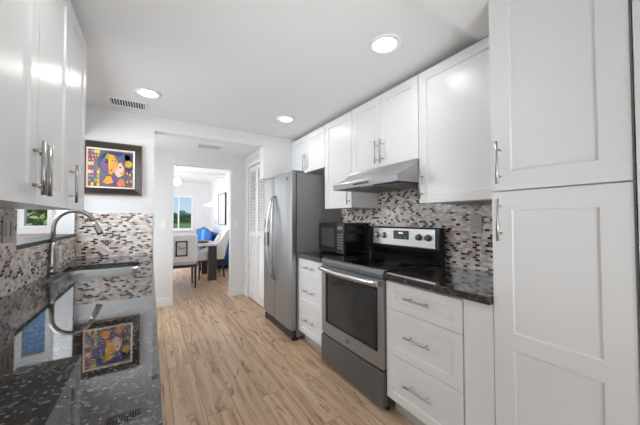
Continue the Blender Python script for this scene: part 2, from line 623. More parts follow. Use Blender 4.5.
# ---------------------------------------------------------------- cabinets
def panel(mb, s, xf, y0, y1, z0, z1, fwid=.058, th=.02, rd=.008, mids=(), top=None, bottom=None):
    """shaker front facing s (-1: towards -x). mids = [(z_low, z_high)] of extra rails"""
    top = top or fwid
    bottom = bottom or fwid
    xb = xf - s * th
    xr = xf - s * rd
    def q(p):
        f = mb.bm.faces.new([mb.bm.verts.new(v) for v in p])
        return f
    fs = []
    # sides and back
    fs += [q([(xf, y0, z0), (xf, y1, z0), (xb, y1, z0), (xb, y0, z0)]), q([(xf, y0, z1), (xf, y1, z1), (xb, y1, z1), (xb, y0, z1)]),
           q([(xf, y0, z0), (xf, y0, z1), (xb, y0, z1), (xb, y0, z0)]), q([(xf, y1, z0), (xf, y1, z1), (xb, y1, z1), (xb, y1, z0)]),
           q([(xb, y0, z0), (xb, y1, z0), (xb, y1, z1), (xb, y0, z1)])]
    fs += [q([(xf, y0, z0), (xf, y0 + fwid, z0), (xf, y0 + fwid, z1), (xf, y0, z1)]), q([(xf, y1 - fwid, z0), (xf, y1, z0), (xf, y1, z1), (xf, y1 - fwid, z1)])]
    ya, yb = y0 + fwid, y1 - fwid
    rails = [(z0, z0 + bottom)] + list(mids) + [(z1 - top, z1)]
    for a, b in rails:
        fs.append(q([(xf, ya, a), (xf, yb, a), (xf, yb, b), (xf, ya, b)]))
    e = .004
    for (r0, r1) in zip(rails, rails[1:]):
        a, b = r0[1], r1[0]
        o = [(xf, ya, a), (xf, yb, a), (xf, yb, b), (xf, ya, b)]
        i = [(xr, ya + e, a + e), (xr, yb - e, a + e), (xr, yb - e, b - e), (xr, ya + e, b - e)]
        for k in range(4):
            fs.append(q([o[k], o[(k + 1) % 4], i[(k + 1) % 4], i[k]]))
        fs.append(q(i))
    bmesh.ops.remove_doubles(mb.bm, verts=mb.bm.verts, dist=1e-6)
    bmesh.ops.recalc_face_normals(mb.bm, faces=mb.bm.faces)

def bar_handle(parent, s, xf, y, z, length, vertical=True, r=.006, off=.034, mat_=None):
    """bar pull standing off the front"""
    mb = MB()
    xh = xf + s * off
    if vertical:
        mb.tube([(xh, y, z - length / 2), (xh, y, z + length / 2)], r)
        for d in (-.32, .32):
            mb.tube([(xf, y, z + d * length), (xh, y, z + d * length)], r * .75)
    else:
        mb.tube([(xh, y - length / 2, z), (xh, y + length / 2, z)], r)
        for d in (-.32, .32):
            mb.tube([(xf, y + d * length, z), (xh, y + d * length, z)], r * .75)
    return obj('handle', mb, mat_ or NICK, parent)

G = .0018
def front(root, name, s, xf, y0, y1, z0, z1, **k):
    mb = MB()
    panel(mb, s, xf, y0 + G, y1 - G, z0 + G, z1 - G, **k)
    return obj(name, mb, CABM, root)

def carcass(root, s, xf, xw, y0, y1, z0, z1, toe=False):
    """body behind the fronts, front edge 21 mm back"""
    mb = MB()
    xb = xf - s * .021
    if toe:
        mb.box(xb, xw, y0, y1, .11, z1)
    else:
        mb.box(xb, xw, y0, y1, z0, z1)
    obj('body', mb, CABM, root)
    if toe:
        obj('toe_kick', MB().box(xb - s * .055, xw, y0, y1, 0, .11), TOE, root)

def base_drawers(y0, y1, label, yfill=None):
    root = thing('drawer_cabinet', label, 'cabinet', (A + .3, (y0 + y1) / 2, 0), 'white three-drawer base cabinets')
    mb = MB()
    carcass(root, -1, A, W - .002, y0, y1, 0, .876, True)
    zs = [.115, .4025, .6877, .8614]
    for i in range(3):
        d = front(root, 'drawer', -1, A, y0 + .002, y1 - .002, zs[i], zs[i + 1], fwid=.05)
        bar_handle(d, -1, A, (y0 + y1) / 2, (zs[i] + zs[i + 1]) / 2 + .012, .175, False)
    if yfill is not None:
        obj('filler_panel', MB().box(A + .004, A + .022, yfill, y0 - .003, 0, .876), CABM, root)
    return root

base_drawers(2.078, 2.562, 'white three-drawer base cabinet between the refrigerator and the range')
base_drawers(.7904, 1.311, 'white three-drawer base cabinet between the range and the tall pantry', .649)

def wall_cabinet(label, s, xf, xw, y0, y1, z0, z1, splits, hands, group, name='wall_cabinet', hl=.185, hr=.006, hz=None, off=.034):
    """splits: door boundaries; hands: 'lo'/'hi' = handle side in y for each door"""
    root = thing(name, label, 'cabinet', ((xf + xw) / 2, (y0 + y1) / 2, z0), group)
    mb = MB()
    xb = xf - s * .021
    mb.box(xb, xw, y0, y1, z0 + .004, z1)
    # underside skin
    obj('body', mb, CABM, root)
    ed = [y0] + splits + [y1]
    for i, (a, b) in enumerate(zip(ed, ed[1:])):
        d = front(root, 'door', s, xf, a, b, z0, z1, fwid=.06)
        if hands[i]:
            y = a + .03 if hands[i] == 'lo' else b - .03
            bar_handle(d, s, xf, y, (hz if hz else z0 + .03 + hl / 2), hl, True, hr, off)
    return root

GR = 'white wall cabinets on the range side'
wall_cabinet('small white two-door cabinet above the refrigerator', -1, U, W - .002, 2.436, 3.236, 1.815, 2.267, [2.836], ['hi', 'lo'], GR)
wall_cabinet('tall white single-door wall cabinet over the microwave', -1, U, W - .002, 1.979, 2.434, 1.369, 2.267, [], ['lo'], GR)
wall_cabinet('short white two-door wall cabinet directly above the range hood', -1, U, W - .002, 1.237, 1.977, 1.68, 2.267, [1.607], ['hi', 'lo'], GR)
wall_cabinet('large white single-door wall cabinet between the range hood and the pantry', -1, U, W - .002, .649, 1.235, 1.369, 2.267, [], ['hi'], GR)

# tall pantry
root = thing('pantry_cabinet', 'tall white pantry cabinet with an upper and a lower shaker door beside the countertop', 'cabinet', (A + .3, .43, 0), 'tall white pantry cabinets')
obj('body', MB().box(A + .021, W - .002, .214, .6465, .11, 2.27), CABM, root)
obj('toe_kick', MB().box(A + .076, W - .002, .214, .6465, 0, .11), TOE, root)
d = front(root, 'door', -1, A, .214, .6465, 1.387, 2.27, fwid=.078, top=.07)
bar_handle(d, -1, A, .607, 1.51, .185)
d = front(root, 'door', -1, A, .214, .6465, .115, 1.384, fwid=.078, mids=[(.705, .776)])
bar_handle(d, -1, A, .607, 1.26, .185)
root = thing('pantry_cabinet', 'white cabinet side at the right edge of the picture, past the pantry doors', 'cabinet', (A + .3, 0, 0), 'tall white pantry cabinets')
obj('body', MB().box(A + .021, W - .002, -.25, .210, .11, 2.27), CABM, root)
obj('side_stile', MB().box(A - .012, A + .021, .16, .206, 0, 2.27), CABM, root, bev=.003)
front(root, 'door', -1, A, -.25, .155, .115, 2.27, fwid=.078)

# left wall cabinets
GL = 'white wall cabinets on the sink side'
wall_cabinet('white two-door wall cabinet at the left picture edge with paired bar pulls', 1, LU, LW + .002, .865, 1.652, 1.314, 2.267, [1.258], ['hi', 'lo'], GL, hl=.176, hr=.0072, hz=1.433, off=.026)
wall_cabinet('narrow white single-door wall cabinet on the left, next to the framed painting', 1, LU, LW + .002, 1.656, 2.02, 1.314, 2.267, [], ['lo'], GL, hl=.176, hr=.0060, hz=1.432, off=.026)

# left base cabinets
for i, (y0, y1, lab) in enumerate(((-.35, .55, 'white base cabinet under the near end of the black counter'), (.552, 1.45, 'white base cabinet under the middle of the black counter'),
                                   (1.452, 2.9, 'white sink base cabinet under the stainless sink'))):
    root = thing('base_cabinet', lab, 'cabinet', (-.3, (y0 + y1) / 2, 0), 'white base cabinets on the sink side')
    xf = -.008
    mb = MB()
    mb.box(xf - .021, xf - .04, y0, y1, .11, .876)
    mb.box(xf - .04, LW + .002, y0, y1, .11, .13)
    mb.box(xf - .04, LW + .002, y0, y0 + .018, .13, .876)
    mb.box(xf - .04, LW + .002, y1 - .018, y1, .13, .876)
    obj('body', mb, CABM, root)
    obj('toe_kick', MB().box(xf - .09, LW + .002, y0, y1, 0, .11), TOE, root)
    ymid = (y0 + y1) / 2
    for a, b, hs in ((y0, ymid, 'hi'), (ymid, y1, 'lo')):
        d = front(root, 'door', 1, xf, a, b, .115, .866)
        bar_handle(d, 1, xf, b - .03 if hs == 'hi' else a + .03, .74, .185, off=.02, r=.004)
root = thing('end_panel', 'white end panel under the far end of the black counter', 'panel', (-.3, 3.07, 0))
obj('panel', MB().box(-.028, LW + .002, 2.904, YB - .002, 0, .876), CABM, root)

# ---------------------------------------------------------------- countertops
def rounded(x0, x1, y0, y1, rs, n=8):
    """rounded rectangle, radii for corners (x1y0, x1y1, x0y1, x0y0)"""
    pts = []
    for (cx, cy, a0, r) in ((x1, y0, -90, rs[0]), (x1, y1, 0, rs[1]), (x0, y1, 90, rs[2]), (x0, y0, 180, rs[3])):
        ox = cx - r if cx == x1 else cx + r
        oy = cy + r if cy == y0 else cy - r
        for k in range(n + 1):
            a = math.radians(a0 + 90 * k / n)
            pts.append((ox + r * math.cos(a), oy + r * math.sin(a)))
    return pts

def slab(outer, hole, z0, z1):
    mb = MB()
    bm = mb.bm
    def level(z):
        loops = []
        for L in ([outer, hole] if hole else [outer]):
            vs_ = [bm.verts.new((x, y, z)) for x, y in L]
            es = [bm.edges.new((vs_[i], vs_[(i + 1) % len(vs_)])) for i in range(len(vs_))]
            loops.append((vs_, es))
        bmesh.ops.triangle_fill(bm, edges=[e for l in loops for e in l[1]], use_beauty=True, use_dissolve=False)
        return loops
    a = level(z0)
    b = level(z1)
    for (va, _), (vb, _) in zip(a, b):
        n = len(va)
        for i in range(n):
            bm.faces.new((va[i], va[(i + 1) % n], vb[(i + 1) % n], vb[i]))
    bmesh.ops.recalc_face_normals(bm, faces=bm.faces)
    return mb

SX0, SX1, SY0, SY1 = -.515, -.078, 2.09, 2.76
hole = rounded(SX0, SX1, SY0, SY1, (.03, .05, .09, .07))
o = obj('countertop', slab([(LW + .001, -.4), (.021, -.4), (.021, YB - .009), (LW + .001, YB - .009)], hole, .877, CT), GRAN_L, bev=.0015)
tag(o, 'polished black granite countertop on the left holding the sink', 'countertop')
o = obj('countertop', MB().box(A - .030, W - .009, 2.079, 2.563, .877, CT), GRAN_R, bev=.003)
tag(o, 'small dark granite countertop under the microwave between refrigerator and range', 'countertop')
o = obj('countertop', MB().box(A - .030, W - .009, .6485, 1.310, .877, CT), GRAN_R, bev=.003)
tag(o, 'dark brown speckled granite countertop between the range and the pantry', 'countertop')

# ---------------------------------------------------------------- sink and faucet
root = thing('sink', 'stainless steel undermount sink set in the black granite counter', 'sink', ((SX0 + SX1) / 2, (SY0 + SY1) / 2, .7))
mb = MB()
levels = [(.010, .876), (.001, .876), (-.004, .85), (-.012, .72), (-.05, .695), (-.12, .690)]
rings = []
for off, z in levels:
    r = .08 + off
    L = rounded(SX0 - off, SX1 + off, SY0 - off, SY1 + off, tuple(max(.01, q + off) for q in (.05, .06, .10, .12)))
    rings.append([mb.bm.verts.new((x, y, z)) for x, y in L])
for a, b in zip(rings, rings[1:]):
    n = len(a)
    for i in range(n):
        f = mb.bm.faces.new((a[i], a[(i + 1) % n], b[(i + 1) % n], b[i]))
        f.smooth = True
mb.bm.faces.new(rings[-1])
bmesh.ops.recalc_face_normals(mb.bm, faces=mb.bm.faces)
for f in mb.bm.faces:
    pass
bowl = obj('bowl', mb, brushed('sink_steel', (.42, .42, .42), .30, 'x'), root)
so = bowl.modifiers.new('thick', 'SOLIDIFY')
so.thickness = .0015
so.offset = -1
obj('drain', MB().lathe([(0, .692), (.03, .692), (.045, .696), (.045, .691), (0, .691)], ((SX0 + SX1) / 2, 2.45, 0), 'z'), STEELD, root)

FX, FY = -.5475, 2.455
root = thing('faucet', 'tall gooseneck brushed nickel kitchen faucet behind the sink', 'faucet', (FX, FY, CT))
obj('base', MB().lathe([(0, CT), (.0265, CT), (.0265, CT + .012), (.0245, CT + .02), (.0235, CT + .10), (.019, CT + .15), (.015, CT + .20), (0, CT + .20)], (FX, FY, 0)), FAUC, root)
pts = [(FX, FY, CT + .19), (FX, FY, 1.20)]
cx = FX + .108
for k in range(0, 15):
    a = PI - k * math.radians(162) / 14
    pts.append((cx + .108 * math.cos(a), FY, 1.212 + .113 * math.sin(a)))
obj('neck', MB().tube(pts, .0145, 16), FAUC, root)
e = Vector(pts[-1])
dv = (Vector(pts[-1]) - Vector(pts[-2])).normalized()
obj('spray_head', MB().tube([e - dv * .004, e + dv * .02, e + dv * .075, e + dv * .095], [.0152, .016, .020, .0195], 16), FAUC, root)
obj('lever', MB().tube([(FX + .002, FY - .018, CT + .035), (FX + .004, FY - .05, CT + .045), (FX + .01, FY - .10, CT + .06)], [.009, .006, .005], 10), FAUC, root)

# ---------------------------------------------------------------- outlets and switches
def plate(name, label, cat, c, nrm, w_, h_, m, kind='outlet', gangs=1):
    """wall plate; nrm 'x-', 'x+', 'y-'"""
    root = thing(name, label, cat, c)
    x, y, z = c
    def b(mb, u0, u1, z0, z1, d0, d1):
        if nrm == 'x-': mb.box(x - d1, x - d0, y + u0, y + u1, z + z0, z + z1)
        elif nrm == 'x+': mb.box(x + d0, x + d1, y + u0, y + u1, z + z0, z + z1)
        else: mb.box(x + u0, x + u1, y - d1, y - d0, z + z0, z + z1)
        return mb
    obj('plate', b(MB(), -w_ / 2, w_ / 2, -h_ / 2, h_ / 2, 0, .005), m, root, bev=.0015)
    for g in range(gangs):
        cu = (g - (gangs - 1) / 2) * .046
        if kind == 'outlet':
            for dz in (-.021, .021):
                s = obj('socket', b(MB(), cu - .016, cu + .016, dz - .014, dz + .014, .005, .008), m, root, bev=.001)
                mb = MB()
                for du in (-.006, .006):
                    b(mb, cu + du - .001, cu + du + .001, dz - .005, dz + .005, .008, .0085)
                obj('slots', mb, GREYP, s)
        else:
            obj('rocker', b(MB(), cu - .015, cu + .015, -.032, .032, .005, .009), m, root, bev=.001)
    return root
plate('wall_outlet', 'beige electrical outlet in the mosaic tiles beside the pantry', 'outlet', (W - .009, 1.026, 1.231), 'x-', .075, .125, mat('taupe_plate', (.50, .43, .39), .4))
plate('light_switch', 'taupe two-gang switch plate in the tiles at the left edge of the picture', 'switch', (LW + .009, 1.845, 1.222), 'x+', .115, .125, SW_TAN, 'switch', 2)
plate('wall_outlet', 'white outlet in the tiles right behind the faucet', 'outlet', (LW + .009, 2.70, 1.015), 'x+', .075, .12, OUTM)
plate('light_switch', 'small white light switch on the hall wall right of the dining doorway', 'switch', (1.21, YC - .001, 1.18), 'y-', .075, .12, TRIMM, 'switch')
plate('light_switch', 'small white light switch on the hall wall left of the dining doorway', 'switch', (.16, YC - .001, 1.18), 'y-', .075, .12, TRIMM, 'switch')

# ---------------------------------------------------------------- refrigerator
FY0, FY1, FS = 2.572, 3.40, 3.04
FX0 = 1.234
root = thing('refrigerator', 'stainless steel side-by-side refrigerator with grey sides next to the louvered door', 'refrigerator', (1.6, 2.98, 0))
obj('body', MB().box(1.305, W - .015, FY0 + .003, FY1 - .003, .03, 1.755), FSIDE, root, bev=.004)
obj('base_grille', MB().box(1.262, 1.31, FY0 + .012, FY1 - .01, .008, .105), mat('dark_grille', (.03, .03, .03), .5), root, bev=.006)
def fridge_door(y0, y1, bulge):
    prof = []
    n = 10
    for k in range(n + 1):
        t = k / n
        prof.append((FX0 + .012 - .012 * (1 - (2 * t - 1) ** 4) , y0 + (y1 - y0) * t))
    poly = [(1.292, y0)] + prof + [(1.292, y1)]
    mb = MB()
    mb.prism([(x, y) for x, y in poly], 'z', .11, 1.768)
    return mb
dn = obj('door', fridge_door(FY0, FS - .004, 1), STEELV, root, bev=.003)
df = obj('door', fridge_door(FS + .004, FY1, 1), STEELV, root, bev=.003)
for dd, y0, y1 in ((dn, FY0, FS - .004), (df, FS + .004, FY1)):
    obj('gasket', MB().box(1.292, 1.304, y0 + .006, y1 - .006, .12, 1.75), BLK, dd)
def bow(y0, dy, dx):
    pts = []
    for k in range(17):
        t = k / 16
        b = math.sin(PI * t)
        pts.append((FX0 - .010 - dx * b ** .8, y0 + dy * b, .56 + (1.53 - .56) * t))
    mb = MB().tube(pts, .0105, 12)
    for p in (pts[0], pts[-1]):
        mb.tube([(FX0 + .006, p[1], p[2]), (p[0] - .004, p[1], p[2])], .011)
    return mb
obj('handle', bow(FS - .028, -.045, .045), NICK, dn)
obj('handle', bow(FS + .028, .03, .055), STEELB, df)
mb = MB()
mb.box(FX0 - .003, FX0 + .01, 3.175, 3.345, .93, 1.27)
ds = obj('dispenser', mb, GREYP, df, bev=.004)
obj('dispenser_recess', MB().box(FX0 - .0045, FX0 - .0025, 3.19, 3.33, .945, 1.16), BLKG, ds)
obj('dispenser_display', MB().box(FX0 - .0045, FX0 - .0025, 3.20, 3.32, 1.18, 1.25), BLK, ds)
obj('emblem', MB().lathe([(0, 0), (.017, 0), (.017, .003), (.013, .003), (.012, .0015), (0, .0015)], (FX0 - .002, 2.68, 1.70), 'x', 24), STEELD, dn)
obj('hinge_cover', MB().box(1.26, 1.40, FY0 + .01, FY0 + .07, 1.756, 1.782), GREYP, root, bev=.005)
obj('foot', MB().box(1.255, 1.32, FY0 + .005, FY0 + .06, 0, .05), BLK, root, bev=.004)
obj('foot', MB().box(1.262, 1.32, FY1 - .06, FY1 - .005, 0, .05), BLK, root, bev=.004)
hk = obj('adhesive_hook', MB().box(1.432, 1.452, FY0 - .003, FY0 + .003, 1.36, 1.41, 0, .002).tube([(1.442, FY0 - .004, 1.385), (1.442, FY0 - .016, 1.378), (1.442, FY0 - .018, 1.392)], .003, 8), mat('clear_grey_plastic', (.30, .30, .30), .3))
tag(hk, 'tiny clear adhesive hook stuck on the grey refrigerator side', 'hook')

# ---------------------------------------------------------------- range
RY0, RY1 = 1.3137, 2.0751
RF = 1.2875
root = thing('range', 'stainless steel freestanding electric range with black glass cooktop and oven door', 'stove', (1.58, (RY0 + RY1) / 2, 0))
obj('body', MB().box(1.335, W - .025, RY0 + .004, RY1 - .004, .03, .895), mat('dark_side_enamel', (.05, .05, .05), .4), root)
obj('cooktop', MB().box(1.318, W - .06, RY0 + .003, RY1 - .003, .896, .922), BLKG, root, bev=.004)
mb = MB()
mb.prism([(1.296, .868), (1.335, .868), (1.335, .922), (1.312, .922), (1.300, .912), (1.296, .895)], 'y', RY0 + .003, RY1 - .003)
obj('front_rail', mb, STEELD, root)
# oven door
zz0, zz1 = .278, .862
wy0, wy1, wz0, wz1 = 1.372, 1.992, .385, .80
mb = MB()
n = 16
def fx(y):       # slightly bowed door
    t = (y - RY0) / (RY1 - RY0)
    return RF + .010 * (2 * t - 1) ** 4
ys = sorted(set([RY0 + .003 + (RY1 - RY0 - .006) * k / n for k in range(n + 1)] + [wy0, wy1]))
zs = [zz0, wz0, wz1, zz1]
for a, b in zip(ys, ys[1:]):
    for z0, z1 in zip(zs, zs[1:]):
        ins = a >= wy0 - 1e-6 and b <= wy1 + 1e-6 and z0 == wz0
        d = .004 if ins else 0
        f = mb.quad([(fx(a) + d, a, z0), (fx(b) + d, b, z0), (fx(b) + d, b, z1), (fx(a) + d, a, z1)], 1 if ins else 0)
    for z, mi in ((zz0, 0), (zz1, 0)):
        mb.quad([(fx(a), a, z), (fx(b), b, z), (1.333, b, z), (1.333, a, z)])
for y in (ys[0], ys[-1]):
    mb.quad([(fx(y), y, zz0), (fx(y), y, zz1), (1.333, y, zz1), (1.333, y, zz0)])
bmesh.ops.remove_doubles(mb.bm, verts=mb.bm.verts, dist=1e-5)
bmesh.ops.recalc_face_normals(mb.bm, faces=mb.bm.faces)
dr = obj('oven_door', mb, [STEEL, OVENG], root)
mb = MB()
for z0, z1, y0, y1 in ((wz0 - .004, wz0 + .012, wy0 - .004, wy1 + .004), (wz1 - .012, wz1 + .004, wy0 - .004, wy1 + .004), (wz0, wz1, wy0 - .004, wy0 + .010), (wz0, wz1, wy1 - .010, wy1 + .004)):
    mb.box(RF - .0002, RF + .006, y0, y1, z0, z1)
obj('window_frame', mb, BLK, dr)
# curved flat handle
mb = MB()
sec = [(-.006, -.018), (.006, -.018), (.007, .0), (.004, .018), (-.005, .018), (-.009, 0)]
rings = []
for k in range(21):
    t = k / 20
    y = RY0 + .018 + (RY1 - RY0 - .036) * t
    x = 1.262 - .030 * (1 - (2 * t - 1) ** 2)
    rings.append([mb.bm.verts.new((x + sx, y, .836 + sz)) for sx, sz in sec])
for a, b in zip(rings, rings[1:]):
    for i in range(len(sec)):
        f = mb.bm.faces.new((a[i], a[(i + 1) % 6], b[(i + 1) % 6], b[i]))
        f.smooth = True
mb.bm.faces.new(rings[0])
mb.bm.faces.new(rings[-1])
bmesh.ops.recalc_face_normals(mb.bm, faces=mb.bm.faces)
hd = obj('handle', mb, STEELB, dr)
for y in (RY0 + .03, RY1 - .03):
    obj('handle_bracket', MB().box(1.262, 1.296, y - .013, y + .013, .82, .852), STEELD, hd, bev=.002)
obj('emblem', MB().lathe([(0, 0), (.016, 0), (.016, .003), (.0125, .003), (.0115, .0012), (0, .0012)], (RF - .0025, 1.69, .330), 'x', 24), STEELD, dr)
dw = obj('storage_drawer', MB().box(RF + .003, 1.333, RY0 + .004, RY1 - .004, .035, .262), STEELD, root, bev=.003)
obj('kick_plate', MB().box(1.34, 1.36, RY0 + .01, RY1 - .01, 0, .035), BLK, root)
# burners
RING = mat('burner_ring_print', (.07, .07, .07), .2)
for bx, by, br in ((1.46, 1.50, .105), (1.46, 1.89, .08), (1.70, 1.50, .075), (1.70, 1.88, .095)):
    mb = MB()
    for rr in (br, br - .03):
        mb.lathe([(rr, .9222), (rr, .9226), (rr - .003, .9226), (rr - .003, .9222)], (bx, by, 0), 'z', 40)
    obj('burner_ring', mb, RING, root)
# backguard
bgd = obj('backguard', MB().prism([(1.835, .92), (1.80, 1.03), (1.803, 1.185), (1.812, 1.195), (1.865, 1.195), (1.87, .92)], 'y', RY0 - .065, RY1 - .06), BLK, root, bev=.004)
cp = obj('control_panel', MB().prism([(1.798, 1.040), (1.7995, 1.182), (1.806, 1.182), (1.806, 1.040)], 'y', RY0 - .03, 1.945), brushed('panel_steel', (.62, .62, .62), .35, 'y'), bgd)
obj('display', MB().box(1.7935, 1.7985, 1.53, 1.69, 1.093, 1.165), mat('display_grey', (.045, .047, .055), .3), cp)
obj('digits', MB().box(1.7925, 1.7936, 1.585, 1.632, 1.138, 1.152), mat('lit_digits', (.3, .3, .3), .5, emit=(.8, .9, 1), es=.8), cp)
for yb0 in (1.55, 1.60, 1.65):
    obj('button', MB().box(1.7925, 1.7936, yb0, yb0 + .022, 1.105, 1.115), GREYP, cp)
for i, (y, ang) in enumerate(((1.888, 10), (1.803, 0), (1.425, 0), (1.34, 5))):
    k = obj('knob', MB().lathe([(.026, 0), (.026, .004), (.022, .008), (.020, .026), (.016, .030), (0, .030)], (1.7975, y, 1.118), 'x', 24), NICK if i < 2 else STEELD, cp)
    k.data.transform(Matrix.Translation(Vector((1.7975, y, 1.118)) - origin(cp)) @ Matrix.Rotation(PI, 4, 'Z') @ Matrix.Translation(-(Vector((1.7975, y, 1.118)) - origin(cp))))
    obj('grip', MB().box(1.7665, 1.775, y - .003, y + .003, 1.100, 1.136), BLK if i > 1 else NICK, k)
obj('vent_strip', MB().prism([(1.822, .955), (1.806, 1.005), (1.812, 1.008), (1.828, .958)], 'y', RY0 - .02, RY1 - .12), BLKG, bgd)

# ---------------------------------------------------------------- range hood
root = thing('range_hood', 'stainless steel under-cabinet range hood above the stove', 'range hood', (1.6, 1.607, 1.51))
HY0, HY1 = 1.238, 1.976
outer = [(1.362, 1.514), (1.358, 1.555), (1.366, 1.566), (1.43, 1.590), (1.49, 1.622), (1.53, 1.655), (1.545, 1.679), (1.884, 1.679), (1.884, 1.514)]
mb = MB()
mb.prism(outer, 'y', HY0, HY0 + .004)
mb.prism(outer, 'y', HY1 - .004, HY1)
inner = [(x + .004 if x < 1.5 else x, z) for x, z in outer]
for a, b in zip(outer[:-1], outer[1:]):
    mb.quad([(a[0], HY0, a[1]), (b[0], HY0, b[1]), (b[0], HY1, b[1]), (a[0], HY1, a[1])], 1 if a[0] == 1.362 else 0)
sh = obj('shell', mb, [brushed('hood_steel', (.50, .50, .505), .36, 'y'), brushed('hood_lip_steel', (.30, .30, .305), .42, 'y', metal=.8)], root)
obj('underside', MB().box(1.372, 1.88, HY0 + .006, HY1 - .006, 1.522, 1.528), mat('dark_underside_steel', (.16, .16, .16), .4, 1), root)
for y0, y1 in ((HY0 + .05, 1.60), (1.615, HY1 - .05)):
    mb = MB()
    for i in range(9):
        x = 1.45 + i * .045
        mb.box(x, x + .028, y0, y1, 1.514, 1.521)
    obj('filter', mb, mat('filter_mesh', (.22, .22, .22), .35, 1), root)
obj('lamp_lens', MB().box(1.395, 1.435, 1.55, 1.665, 1.516, 1.5225), mat('frosted_lens', (.7, .7, .7), .3), root)
obj('button_strip', MB().box(1.3585, 1.362, 1.52, 1.70, 1.530, 1.544), BLK, root)

# ---------------------------------------------------------------- microwave
MX, MY0, MY1, MZ0, MZ1 = 1.555, 2.09, 2.535, CT + .012, 1.225
root = thing('microwave', 'black countertop microwave oven on the small counter beside the refrigerator', 'microwave', (1.72, 2.31, CT))
obj('body', MB().box(MX + .018, 1.872, MY0, MY1, MZ0, MZ1), mat('black_enamel', (.012, .012, .013), .22), root, bev=.006)
md = obj('door', MB().box(MX, MX + .017, MY0 + .125, MY1, MZ0 + .002, MZ1 - .002), mat('gloss_black', (.02, .02, .021), .2), root, bev=.004)
obj('door_window', MB().box(MX - .0015, MX, MY0 + .165, MY1 - .05, MZ0 + .06, MZ1 - .05), MESHF, md)
pc = obj('control_panel', MB().box(MX, MX + .017, MY0, MY0 + .121, MZ0 + .002, MZ1 - .002), mat('gloss_black_panel', (.028, .028, .03), .25), root, bev=.004)
mb = MB()
for r in range(6):
    for c in range(3):
        mb.box(MX - .0015, MX, MY0 + .02 + c * .030, MY0 + .040 + c * .030, MZ0 + .05 + r * .026, MZ0 + .064 + r * .026)
obj('keypad', mb, mat('keypad_grey', (.16, .16, .16), .4), pc)
obj('display', MB().box(MX - .0015, MX, MY0 + .02, MY0 + .10, MZ1 - .065, MZ1 - .035), GREYP, pc)
mb = MB()
for i in range(8):
    for j in range(3):
        mb.box(1.69 + i * .012, 1.697 + i * .012, MY0 - .001, MY0 + .0005, MZ1 - .10 + j * .015, MZ1 - .092 + j * .015)
obj('side_vents', mb, mat('vent_grey', (.04, .04, .04), .5), root)
for x in (1.60, 1.84):
    for y in (MY0 + .03, MY1 - .03):
        obj('foot', MB().box(x - .012, x + .012, y - .012, y + .012, CT + .0005, MZ0 + .002), BLK, root)

# ---------------------------------------------------------------- ceiling lights and vents
def ceiling_light(x, y, z, label):
    root = thing('recessed_light', label, 'ceiling light', (x, y, z), 'round recessed lights in the kitchen ceiling')
    obj('trim_ring', MB().lathe([(.062, 0), (.096, 0), (.096, -.004), (.080, -.010), (.062, -.006), (.062, 0)], (x, y, z), 'z', 40), TRIMM, root)
    obj('diffuser', MB().lathe([(0, -.003), (.062, -.003), (.062, -.001), (0, -.001)], (x, y, z), 'z', 40), LAMPM, root)
    return root
L1 = ceiling_light(-.032, 2.66, ZC, 'recessed light in the ceiling near the air vent, above the painting')
dup(L1, (1.194, 2.607, ZC), 'recessed light in the ceiling near the cabinet above the refrigerator')
dup(L1, (1.185, 1.17, ZC), 'largest recessed light in the ceiling, in front of the big wall cabinet')
dup(L1, (-.032, 1.17, ZC), 'recessed light above the near part of the sink counter')

dup(L1, (0.45, 5.15, 2.55), 'added fill light in the dining room ceiling just past the doorway')  # unseen light added to brighten the dining chairs

def vent(label, x0, x1, y0, y1, z, along, n):
    root = thing('ceiling_vent', label, 'air vent', ((x0 + x1) / 2, (y0 + y1) / 2, z), 'white ceiling air vents')
    f = .016
    mb = MB()
    mb.box(x0, x1, y0, y0 + f, z - .008, z).box(x0, x1, y1 - f, y1, z - .008, z).box(x0, x0 + f, y0 + f, y1 - f, z - .008, z).box(x1 - f, x1, y0 + f, y1 - f, z - .008, z)
    obj('frame', mb, TRIMM, root)
    obj('duct', MB().box(x0 + f, x1 - f, y0 + f, y1 - f, z - .0015, z - .0005), mat('duct_dark', (.06, .06, .06), .8), root)
    mb = MB()
    if along == 'x':
        for i in range(n):
            x = x0 + f + (i + .5) * (x1 - x0 - 2 * f) / n
            mb.box(x - .003, x + .003, y0 + f, y1 - f, z - .008, z - .002)
    else:
        for i in range(n):
            y = y0 + f + (i + .5) * (y1 - y0 - 2 * f) / n
            mb.box(x0 + f, x1 - f, y - .003, y + .003, z - .008, z - .002)
    obj('slats', mb, TRIMM, root)
vent('slatted air vent in the kitchen ceiling near the painting', -.335, -.045, 2.90, 3.09, ZC, 'x', 13)
vent('small air vent in the hall ceiling before the dining doorway', .535, .865, 4.00, 4.22, 2.298, 'y', 6)

